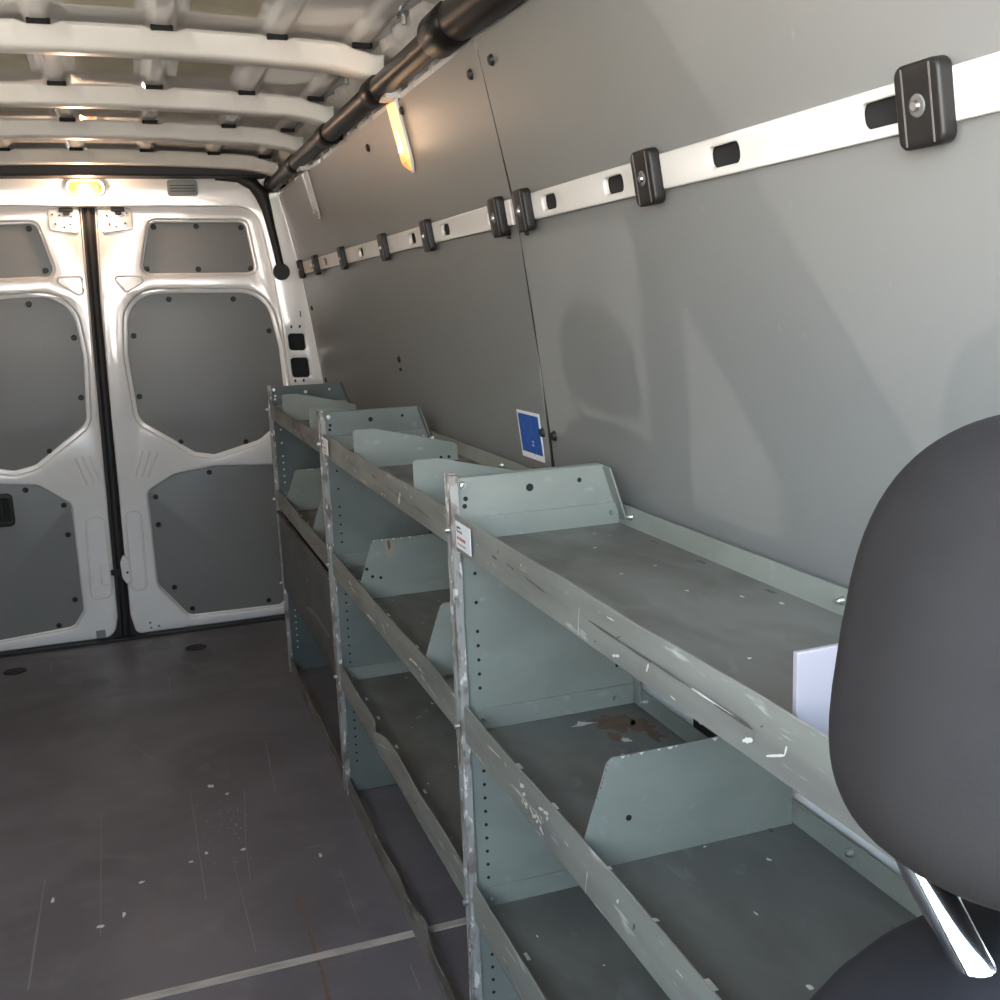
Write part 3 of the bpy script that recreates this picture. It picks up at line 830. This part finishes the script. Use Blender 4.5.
def make_divider(y, zb, unit, top=False, z=0, holes=(), rusty=False):
    mb = MB()
    if top:
        pl = [(0.470, zb), (0.470, zb + 0.088), (0.476, zb + 0.092), (0.520, zb + 0.092), (0.716, zb + 0.043), (0.722, zb + 0.036), (0.722, zb)]
    else:
        pl = [(0.468, zb + 0.006), (0.468, zb + 0.040), (0.502, zb + 0.138), (0.509, zb + 0.144), (0.670, zb + 0.144), (0.770, zb + 0.070), (0.770, zb)]
        pl[0] = (0.478, zb)
    mb.prism(pl, 1, y - 0.0012, y + 0.0012, 0)
    mb.box(pl[0][0] + 0.01, 0.73, y, y + 0.03, zb, zb + 0.0022, 0)
    for hx, hz in holes:
        mb.disc((hx, y - 0.0014, zb + hz), (0, -1, 0), 0.004, 0.0006, 10, 1)
    # chipped edges
    rr = random.Random(int(y * 100))
    for k in range(9):
        x = rr.uniform(0.505, 0.65); s = rr.uniform(0.002, 0.005)
        if not top: mb.face([(x, y - 0.0016, zb + 0.1438), (x + s * 2, y - 0.0016, zb + 0.1438), (x + s, y - 0.0016, zb + 0.1438 - s)], 2)
        t = rr.uniform(0, 1)
        if not top:
            ex, ez = 0.468 + 0.034 * t, zb + 0.040 + 0.098 * t
            mb.face([(ex + 0.0005, y - 0.0016, ez), (ex + s * 0.7, y - 0.0016, ez + s * 0.4), (ex + 0.002, y - 0.0016, ez + s * 1.4)], 3)
    if rusty:
        mb.face([(0.535, y - 0.0017, zb + 0.142), (0.553, y - 0.0017, zb + 0.142), (0.558, y - 0.0017, zb + 0.118), (0.549, y - 0.0017, zb + 0.096), (0.541, y - 0.0017, zb + 0.100), (0.534, y - 0.0017, zb + 0.122)], 4)
        mb.face([(0.540, y - 0.0019, zb + 0.140), (0.548, y - 0.0019, zb + 0.140), (0.549, y - 0.0019, zb + 0.122), (0.543, y - 0.0019, zb + 0.116)], 3)
    return mb.build('divider', [M['steel'], M['void'], M['chip_lit_hole'], M['rust'], M['rustlight']], unit)

def unit(y0, y1, lab, key):
    """y0 near end, y1 far end"""
    t = thing('shelving_unit', lab, 'shelving', ((XS + 0.78) / 2, (y0 + y1) / 2, 0), 'grey shelving units along the right wall')
    # two end panels with rows of slots
    for ye, sgn in ((y1, -1), (y0, 1)):
        mb = MB()
        mb.prism(end_poly(), 1, ye - 0.0015, ye + 0.0015, 0)
        # rear return flange
        mb.prism([(0.722, 1.084), (0.752, 0.99), (backx(0.9) - 0.002, 0.90), (backx(0.3) - 0.002, 0.01), (backx(0.3) + 0.001, 0.01), (backx(0.9) + 0.001, 0.90), (0.755, 0.99), (0.725, 1.084)], 1, ye, ye + sgn * 0.028, 0)
        yf = ye + sgn * 0.0016
        for xh in (0.492, 0.742):
            for k in range(36):
                z = 0.095 + k * 0.0245
                if any(abs(z - q) < 0.035 for q in (0.345, 0.675, 0.99)): continue
                if 0.60 < z < 0.64 or z > 0.93 or (0.76 < z < 0.93 and k % 2 and xh < 0.6 and z > 0.84): continue
                mb.disc((xh, yf, z), (0, sgn, 0), 0.0030, 0.0008, 8, 1)
        for xh, zh, r in ((0.482, 1.052, 0.004), (0.480, 1.040, 0.004), (0.592, 1.060, 0.0065), (0.68, 1.064, 0.004)):
            mb.disc((xh, yf, zh), (0, sgn, 0), r, 0.0008, 10, 1)
        e = mb.build('end_panel', [M[{'A': 'steel', 'B': 'steel_dim', 'C': 'steel_shaded'}[key]], M['chip_lit_hole'] if key == 'C' else M['void']], t)  # far unit's slots painted pale, as light showing through
        for xh, zh in ((0.478, 1.074), (0.735, 1.004), (0.492, 0.677), (0.735, 0.675), (0.494, 0.352), (0.735, 0.352)):
            nb = MB(); bolt(nb, (xh, yf, zh), (0, sgn, 0), 0.0065)
            nb.build('bolt', M['zinc'], e, smooth=True)
        # front corner post: a folded, worn edge
        pb = MB()
        N = 44; vs = []
        rr = random.Random(int(ye * 1000))
        for i in range(N + 1):
            z = 0.002 + (1.092 - 0.002) * i / N
            jx, jy = rr.uniform(-0.0006, 0.0006), rr.uniform(-0.0006, 0.0006)
            ya, yb = ye + sgn * -0.002, ye + sgn * 0.0115
            for px, py in ((XS - 0.0055, ya), (XS - 0.0072, ya + (yb - ya) * 0.5), (XS - 0.0055, yb), (XS + 0.008, yb), (XS + 0.008, ya)):
                vs.append((px + jx, py + jy, z))
        n = 5
        fs = [(i * n + k, i * n + (k + 1) % n, (i + 1) * n + (k + 1) % n, (i + 1) * n + k) for i in range(N) for k in range(n)]
        fs += [tuple(range(n)), tuple(N * n + k for k in range(n - 1, -1, -1))]
        pb.quads(vs, fs)
        pb.build('post', M['post'], t, smooth=True)
        if sgn < 0:
            for zz in (1.005, 0.675, 0.355):
                nb = MB(); nb.cyl((XS - 0.008, ye - 0.006, zz), (XS - 0.017, ye - 0.006, zz), 0.0050, 0.0045, 12)
                nb.build('post_bolt', M['zinc'], t, smooth=True)
    # shelves
    for lvl, zb in (('top', 0.985), ('mid', 0.660), ('low', 0.336)):
        mb = MB()
        xb = 0.752 if lvl == 'top' else 0.775
        mb.box(XS + 0.002, xb, y0 + 0.004, y1 - 0.004, zb - 0.0025, zb, 0)
        mb.prism([(xb - 0.002, zb - 0.002), (xb + 0.001, zb - 0.002), (xb + (0.006 if lvl == 'top' else 0.002), zb + 0.031), (xb + (0.003 if lvl == 'top' else -0.001), zb + 0.031)], 1, y0 + 0.004, y1 - 0.004, 1)
        for ya, yb in ((y0 + 0.0035, y0 + 0.006), (y1 - 0.006, y1 - 0.0035)):
            mb.prism([(XS + 0.006, zb - 0.001), (xb - 0.004, zb - 0.001), (xb - 0.004, zb + 0.036), (XS + 0.03, zb + 0.036), (XS + 0.006, zb + 0.02)], 1, ya, yb, 1)
        rr = random.Random(int(y0 * 50 + zb * 1000))
        for k in range(16):
            blob(mb, rr.uniform(0.49, 0.73), rr.uniform(y0 + 0.05, y1 - 0.05), rr.uniform(0.001, 0.0035), rr.uniform(0.0015, 0.005), 2, z=zb + 0.0006, n=8, jit=0.4)
        for yy in (y1 - 0.16, y1 - 0.30, (y0 + y1) / 2 + 0.1, (y0 + y1) / 2 - 0.15):
            for xx in (0.50, 0.735):
                mb.box(xx - 0.003, xx + 0.003, yy - 0.010, yy + 0.010, zb, zb + 0.0005, 2 if (xx < 0.6 and lvl != 'top') else 3)
        if key == 'A' and lvl == 'mid':
            for cx_, cy_, rx, ry in ((0.70, 1.49, 0.030, 0.035), (0.735, 1.46, 0.020, 0.03), (0.68, 1.44, 0.012, 0.016), (0.74, 1.42, 0.012, 0.016)):
                blob(mb, cx_, cy_, rx, ry, 4, z=zb + 0.0005, n=22, jit=0.4)
            for cx_, cy_, rx, ry in ((0.655, 1.505, 0.022, 0.004), (0.650, 1.51, 0.008, 0.009), (0.69, 1.42, 0.006, 0.010), (0.66, 1.37, 0.006, 0.004)):
                blob(mb, cx_, cy_, rx, ry, 2, z=zb + 0.0008, n=14, jit=0.4)
        if key == 'B' and lvl == 'mid':
            flat_strip(mb, [(0.50, 2.422), (0.74, 2.422)], 0.006, 4, z=zb + 0.0006, jit=0.6)
        sh = mb.build('shelf', [M['tray'], M['steel'], M['chip_lit_hole'], M['scuff'], M['rust']], t)
        for yy in (y1 - 0.05, (y0 + y1) / 2 - 0.02):
            sb = MB(); bolt(sb, (xb - 0.003, yy, zb + 0.018), (-1, 0, 0), 0.0055)
            sb.build('bolt', M['zinc'], sh, smooth=True)
        # front lip
        lb = MB()
        ht = {'top': (0.972, 1.031), 'mid': (0.645, 0.710), 'low': (0.322, 0.392)}[lvl]
        kw = dict(wob=0.0012 if key == 'A' else 0.0022, seed=hash((key, lvl)) % 97 if False else {'A': 3, 'B': 11, 'C': 23}[key] + len(lvl) + int(zb * 10))
        if key == 'C' and lvl == 'top': kw.update(sag=0.010, wob=0.003)
        if key == 'B' and lvl == 'low': kw.update(bulge=[(2.26, 0.035, -0.016, -0.004)])
        if key == 'B' and lvl == 'top': kw.update(wob=0.0034)
        if key == 'C' and lvl == 'low':
            lip = None
        else:
            lip_strip(lb, y0 + 0.012, y1 - 0.012, ht[0], ht[1], **kw)
            marks = []
            if key == 'A' and lvl == 'top':
                marks = [(1.36, 1.006, 1.34, 1.005, 0.004, 2), (1.30, 1.008, 1.27, 1.006, 0.003, 2), (1.23, 1.006, 1.16, 1.003, 0.003, 2),
                         (1.03, 1.004, 0.88, 1.003, 0.0026, 2), (0.90, 1.004, 0.78, 1.004, 0.0024, 2), (0.80, 1.004, 0.72, 1.004, 0.0028, 1), (0.76, 1.003, 0.70, 1.003, 0.003, 2),
                         (0.68, 0.988, 0.655, 0.999, 0.0022, 1), (0.655, 0.999, 0.652, 1.008, 0.0022, 1), (1.06, 0.978, 1.055, 1.012, 0.002, 1), (0.89, 0.99, 0.885, 1.000, 0.004, 1),
                         (0.715, 0.987, 0.70, 0.994, 0.005, 1)]
            elif key == 'A' and lvl == 'mid':
                for k in range(14): 
                    yy = random.uniform(1.18, 1.28); zz = random.uniform(0.660, 0.695); marks.append((yy, zz, yy + random.uniform(-0.02, 0.02), zz + 0.006, 0.006, 1))
                marks += [(1.06, 0.65, 1.05, 0.685, 0.002, 1), (0.93, 0.68, 0.925, 0.69, 0.005, 2), (0.97, 0.69, 0.965, 0.696, 0.004, 1), (1.42, 0.695, 1.36, 0.699, 0.003, 1)]
            elif key == 'B' and lvl == 'top':
                marks = [(2.02, 1.004, 1.86, 1.000, 0.0022, 2), (1.80, 1.002, 1.70, 0.998, 0.0025, 2), (2.2, 1.012, 2.1, 1.006, 0.004, 2), (1.92, 0.985, 1.90, 1.01, 0.010, 1)]
            elif key == 'B' and lvl == 'mid':
                marks = [(2.3, 0.66, 2.2, 0.665, 0.006, 1), (1.9, 0.68, 1.84, 0.684, 0.006, 1), (2.5, 0.69, 2.46, 0.688, 0.005, 1)]
            for _ in range(10):
                yy = random.uniform(y0 + 0.05, y1 - 0.05); zz = random.uniform(ht[0] + 0.008, ht[1] - 0.008)
                marks.append((yy, zz, yy + random.uniform(-0.02, 0.02), zz + random.uniform(-0.006, 0.006), random.uniform(0.0015, 0.004), random.choice((1, 1, 2))))
            scuffs(lb, marks, XS - 0.0045)
            lb.build('front_lip', [M['lip'] if key == 'A' else M['lip'] if lvl != 'top' else M['lipdirty'] if key == 'C' else M['lip'], M['chip_lit_hole'], M['scuff']], sh, smooth=True, angle=30)
    # base rail along the floor
    bb = MB()
    kw = dict(wob=0.0025, seed={'A': 5, 'B': 9, 'C': 2}[key])
    if key == 'B': kw.update(bulge=[(1.98, 0.05, 0.016, 0.0)], wob=0.003)
    lip_strip(bb, y0 + 0.012, y1 - 0.012, 0.003, 0.058, **kw)
    bb.box(XS + 0.001, XS + 0.035, y0 + 0.012, y1 - 0.012, 0.001, 0.004)
    bb.build('base_rail', M['lipdirty'], t, smooth=True, angle=30)
    if key == 'C':
        # tall dark bin front closing the lower bay
        cb = MB()
        cb.prism([(y0 + 0.012, 0.335), (y1 - 0.012, 0.335), (y1 - 0.012, 0.630), (y0 + 0.012, 0.630)], 0, XS - 0.002, XS + 0.002, 0)
        cb.box(XS - 0.010, XS + 0.002, y0 + 0.012, y1 - 0.012, 0.624, 0.632, 0)
        scuffs(cb, [(y0 + 0.10 + k * 0.035, 0.36 + 0.002 * (k % 3), y0 + 0.104 + k * 0.035, 0.368, 0.006, 1) for k in range(0, 28, 3)], XS - 0.0026)
        scuffs(cb, [(3.52 + random.uniform(-0.06, 0.06), random.uniform(0.50, 0.60), 3.52 + random.uniform(-0.06, 0.06), random.uniform(0.50, 0.60), 0.005, 1) for k in range(8)], XS - 0.0026)
        scuffs(cb, [(3.30, 0.405, 3.12, 0.432, 0.022, 1), (3.12, 0.432, 2.86, 0.435, 0.020, 1)], XS - 0.0026)
        cb.build('bin_front', [M['binfront'], M['binscuff']], t, bevel=0.001)
    return t

UA = unit(0.42, 1.562, 'near grey shelving unit with a white label, behind the seat headrest', 'A')
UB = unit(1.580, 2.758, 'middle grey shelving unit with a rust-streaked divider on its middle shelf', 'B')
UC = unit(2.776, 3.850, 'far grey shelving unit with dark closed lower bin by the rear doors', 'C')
make_divider(1.090, 0.660, UA, holes=((0.53, 0.06),))
make_divider(2.420, 0.660, UB, holes=((0.50, 0.055), (0.52, 0.05), (0.487, 0.075)), rusty=True)
make_divider(1.830, 0.660, UB)
make_divider(2.395, 0.985, UB, top=True, holes=((0.700, 0.010), (0.68, 0.010)))
make_divider(1.850, 0.985, UB, top=True)
make_divider(3.650, 0.660, UC); make_divider(3.110, 0.660, UC)
make_divider(3.580, 0.985, UC, top=True); make_divider(3.030, 0.985, UC, top=True)
UB.location.x += 0.0025; UC.location.x += 0.0025
# maker's labels on the lips next to the posts
def lip_label(u, y1, w_):
    b = MB(); z0, z1 = 0.984, 1.026; x = XS - 0.0065
    b.box(x, x + 0.001, y1 - w_, y1, z0, z1, 0)
    xx = x - 0.0002
    def q(ya, yb, za, zb, mi): b.face([(xx, ya, za), (xx, yb, za), (xx, yb, zb), (xx, ya, zb)], mi)
    q(y1 - 0.006, y1 - 0.026, z1 - 0.010, z1 - 0.007, 1); q(y1 - 0.006, y1 - 0.034, z1 - 0.016, z1 - 0.0135, 1); q(y1 - 0.006, y1 - 0.010, z1 - 0.016, z1 - 0.007, 1)
    for k in range(6): q(y1 - 0.006 - k * 0.0075, y1 - 0.0115 - k * 0.0075, z0 + 0.014, z0 + 0.019, 2)
    for k in range(5): q(y1 - 0.008 - k * 0.0085, y1 - 0.0145 - k * 0.0085, z0 + 0.006, z0 + 0.0085, 2)
    o = b.build('label', [M['white'], M['blackprint'], M['redprint']], u)
    o['label'] = 'white printed sticker'
lip_label(UA, 1.528, 0.074); lip_label(UB, 2.738, 0.085)

# white card standing on the near top shelf
b = MB(); b.prism([(0.481, 0.9865), (0.600, 0.9865), (0.600, 1.074), (0.481, 1.073)], 1, 0.676, 0.682)
cd = b.build('card', M['card'], bevel=0.001)
tag(cd, 'white card standing on the near top shelf beside the headrest', 'card')

# ------------------------------------------------------------------ seats
def superell(mb, c, ax, e1, e2, N=40, Mn=28, shape=None, rot=None):
    def sg(v, e): return math.copysign(abs(v) ** e, v)
    vs = []
    for j in range(Mn + 1):
        ph = -PI / 2 + PI * j / Mn
        for i in range(N):
            th_ = 2 * PI * i / N
            p = Vector((ax[0] * sg(math.cos(ph), e1) * sg(math.cos(th_), e2), ax[1] * sg(math.cos(ph), e1) * sg(math.sin(th_), e2), ax[2] * sg(math.sin(ph), e1)))
            if shape: p = shape(p)
            if rot: p = rot @ p
            vs.append(Vector(c) + p)
    fs = [(j * N + i, j * N + (i + 1) % N, (j + 1) * N + (i + 1) % N, (j + 1) * N + i) for j in range(Mn) for i in range(N)]
    mb.quads(vs, fs)
SX, SY = 0.372, 0.285
seat = thing('front_seat', 'dark cloth driver seat with headrest on chrome post at lower right', 'seat', (SX, SY - 0.1, 0.0))
tilt = Matrix.Rotation(math.radians(-14), 3, 'X')
def hr_shape(p):
    u = p.z / 0.0898
    s = 1.0 - 0.1433 * u - 0.0685 * max(0, u) ** 2
    return Vector((p.x * s, p.y * (1 - 0.12 * u) + 0.012 * (p.x / 0.14) ** 2 + 0.0187 * u, p.z))
b = MB(); superell(b, (0.3686, 0.2825, 1.2179), (0.1325, 0.0506, 0.0898), 0.5807, 0.75, N=64, Mn=44, shape=hr_shape, rot=Matrix.Rotation(0.1097, 3, 'Y'))
b.build('headrest', M['headrest'], seat, smooth=True, angle=80)
for dx in (-0.092, 0.062):
    b = MB(); b.tube([(SX + dx - 0.002, 0.335, 1.16), (SX + dx - 0.001, 0.306, 1.128), (SX + dx, 0.276, 1.102), (SX + dx + 0.002, 0.250, 1.06)], 0.0080, 18)
    b.build('headrest_post', M['chrome'], seat, smooth=True)
    b = MB(); b.tube([(SX + dx, 0.272, 1.098), (SX + dx + 0.001, 0.262, 1.080)], [0.014, 0.020], 18)
    b.build('post_collar', M['black'], seat, smooth=True)
def bk_shape(p):
    u = p.z / 0.34
    s = 1.0 - 0.12 * max(0, u) ** 3
    return Vector((p.x * s, p.y + 0.02 * (p.x / 0.24) ** 2 * -1, p.z))
b = MB(); superell(b, (SX, 0.217, 0.772), (0.235, 0.072, 0.345), 0.55, 0.5, shape=bk_shape, rot=tilt)
b.build('backrest', M['seat'], seat, smooth=True, angle=80)
b = MB(); superell(b, (SX, SY - 0.40, 0.42), (0.25, 0.27, 0.085), 0.5, 0.4)
b.build('seat_cushion', M['seat'], seat, smooth=True, angle=80)
b = MB(); b.box(SX - 0.2, SX + 0.2, SY - 0.60, SY - 0.18, 0.0, 0.36); b.build('seat_base', M['dash'], seat, bevel=0.02)
dup(seat, (2 * CX - SX, SY - 0.1, 0.0), 'dark cloth passenger seat on the left side of the cab')

# ------------------------------------------------------------------ cab around the camera (out of frame): openings let the daylight in
cab_out = [(0.2, -0.02), (0.2, 1.95), (-0.16, 1.95), (-0.90, 1.154), (-1.05, 1.0), (-1.05, -0.02)]
main_win = rounded([(-0.362, 0.98), (0.145, 0.98), (0.145, 1.425), (-0.345, 1.425)], [0.03, 0.03, 0.05, 0.07], 8)
quarter = rounded([(-0.442, 1.335), (-0.442, 0.985), (-0.700, 0.985), (-0.705, 1.065)], [0.02, 0.02, 0.02, 0.02], 6)
struct(plate('wall_front_left', cab_out, [main_win, quarter], LX - 0.03, 0.04, M['cablin'], None, 0.004, axis=0))
struct(plate('wall_front_right', cab_out, [main_win, quarter], 0.82, 0.04, M['cablin'], None, 0.004, axis=0))
b = MB(); b.box(LX - 0.05, 0.86, -0.16, 0.02, 1.94, 1.97); struct(b.build('trim_10', M['cablin']))
b = MB(); b.box(LX, 0.80, -1.15, -1.05, 0.0, 0.92); struct(b.build('wall_front', M['dash']))
ds = thing('dashboard', 'dark dashboard across the front of the cab', 'dashboard', (CX, -1.0, 0.0))
b = MB(); b.prism([(-1.045, 0.0), (-0.90, 0.0), (-0.80, 0.45), (-0.74, 0.80), (-0.80, 0.92), (-1.045, 0.98)], 0, LX + 0.01, 0.79); b.build('dash_body', M['dash'], ds, bevel=0.02)

# ------------------------------------------------------------------ light
W = bpy.data.worlds.new('sky'); S.world = W; W.use_nodes = True
nt = W.node_tree; N_, L_ = nt.nodes, nt.links
bg = N_['Background']
tc = N_.new('ShaderNodeTexCoord'); sp = N_.new('ShaderNodeSeparateXYZ'); cr = N_.new('ShaderNodeValToRGB'); mr = N_.new('ShaderNodeMapRange')
L_.new(tc.outputs['Generated'], sp.inputs[0]); L_.new(sp.outputs['Z'], mr.inputs['Value'])
mr.inputs['From Min'].default_value = -1; mr.inputs['From Max'].default_value = 1
L_.new(mr.outputs['Result'], cr.inputs['Fac']); L_.new(cr.outputs['Color'], bg.inputs['Color'])
e = cr.color_ramp.elements
e[0].position = 0.0; e[0].color = (1.25, 1.14, 1.04, 1)
e[1].position = 1.0; e[1].color = (0.42, 0.66, 1.0, 1)
x_ = cr.color_ramp.elements.new(0.49); x_.color = (1.35, 1.26, 1.17, 1)
x_ = cr.color_ramp.elements.new(0.52); x_.color = (0.90, 0.95, 1.0, 1)
x_ = cr.color_ramp.elements.new(0.66); x_.color = (0.67, 0.85, 1.06, 1)
ab = N_.new('ShaderNodeMath'); ab.operation = 'ABSOLUTE'; L_.new(sp.outputs['X'], ab.inputs[0])
st_ = N_.new('ShaderNodeMapRange'); L_.new(ab.outputs[0], st_.inputs['Value'])
st_.inputs['From Min'].default_value = 0.15; st_.inputs['From Max'].default_value = 0.75      # sky dimmed straight ahead, shaped so light falls off toward the rear
st_.inputs['To Min'].default_value = 7.5; st_.inputs['To Max'].default_value = 17.0
L_.new(st_.outputs['Result'], bg.inputs['Strength'])

def light(name, kind, loc, energy, color, **k):
    d = bpy.data.lights.new(name, kind); d.energy = energy; d.color = color
    for a, v in k.items(): setattr(d, a, v)
    o = bpy.data.objects.new(name, d); COL.objects.link(o); o.location = loc
    return o
sd = Vector((1.755, 1.75, 0.05)).normalized()
s_ = light('low_sun', 'SUN', (-4, -4, 1.3), 0.75, (1.0, 0.96, 0.9), angle=math.radians(0.15))
s_.rotation_euler = sd.to_track_quat('-Z', 'Y').to_euler()
light('dome_bulb', 'POINT', (-0.10, FY - 0.075, 1.85), 3.6, (1.0, 0.67, 0.44), shadow_soft_size=0.03)
light('strip_bulb', 'POINT', (wx(1.75) - 0.06, 2.53, 1.745), 0.24, (1.0, 0.67, 0.42), shadow_soft_size=0.05)
light('added_ceiling_fill', 'POINT', (LX + 0.14, 2.50, 1.74), 9.0, (1.0, 0.87, 0.75), shadow_soft_size=0.05)  # fill light added with the unseen left lamp to brighten the ceiling
# ------------------------------------------------------------------ camera
cam = bpy.data.cameras.new('camera'); co = bpy.data.objects.new('camera', cam); COL.objects.link(co)
cam.sensor_fit = 'HORIZONTAL'; cam.sensor_width = 36.0; cam.lens = 36.0 * 1.0417945
cam.clip_start = 0.02
R = ((0.9418, -0.3339, -0.0391), (0.0990, 0.1644, 0.9814), (0.3212, 0.9282, -0.1878))
Rm = Matrix((R[0], R[1], tuple(-v for v in R[2]))).transposed()
q = Rm.to_quaternion().normalized()
co.rotation_mode = 'QUATERNION'; co.rotation_quaternion = q
co.location = (0, 0, 1.36)
S.camera = co

S.view_settings.view_transform = 'Standard'; S.view_settings.look = 'None'
S.view_settings.gamma = 1.0; S.view_settings.use_curve_mapping = False
S.view_settings.exposure = 0.62
S.cycles.use_denoising = True
S.cycles.max_bounces = 10; S.cycles.diffuse_bounces = 6; S.cycles.glossy_bounces = 4
S.cycles.sample_clamp_indirect = 6.0
S.cycles.caustics_reflective = False; S.cycles.caustics_refractive = False
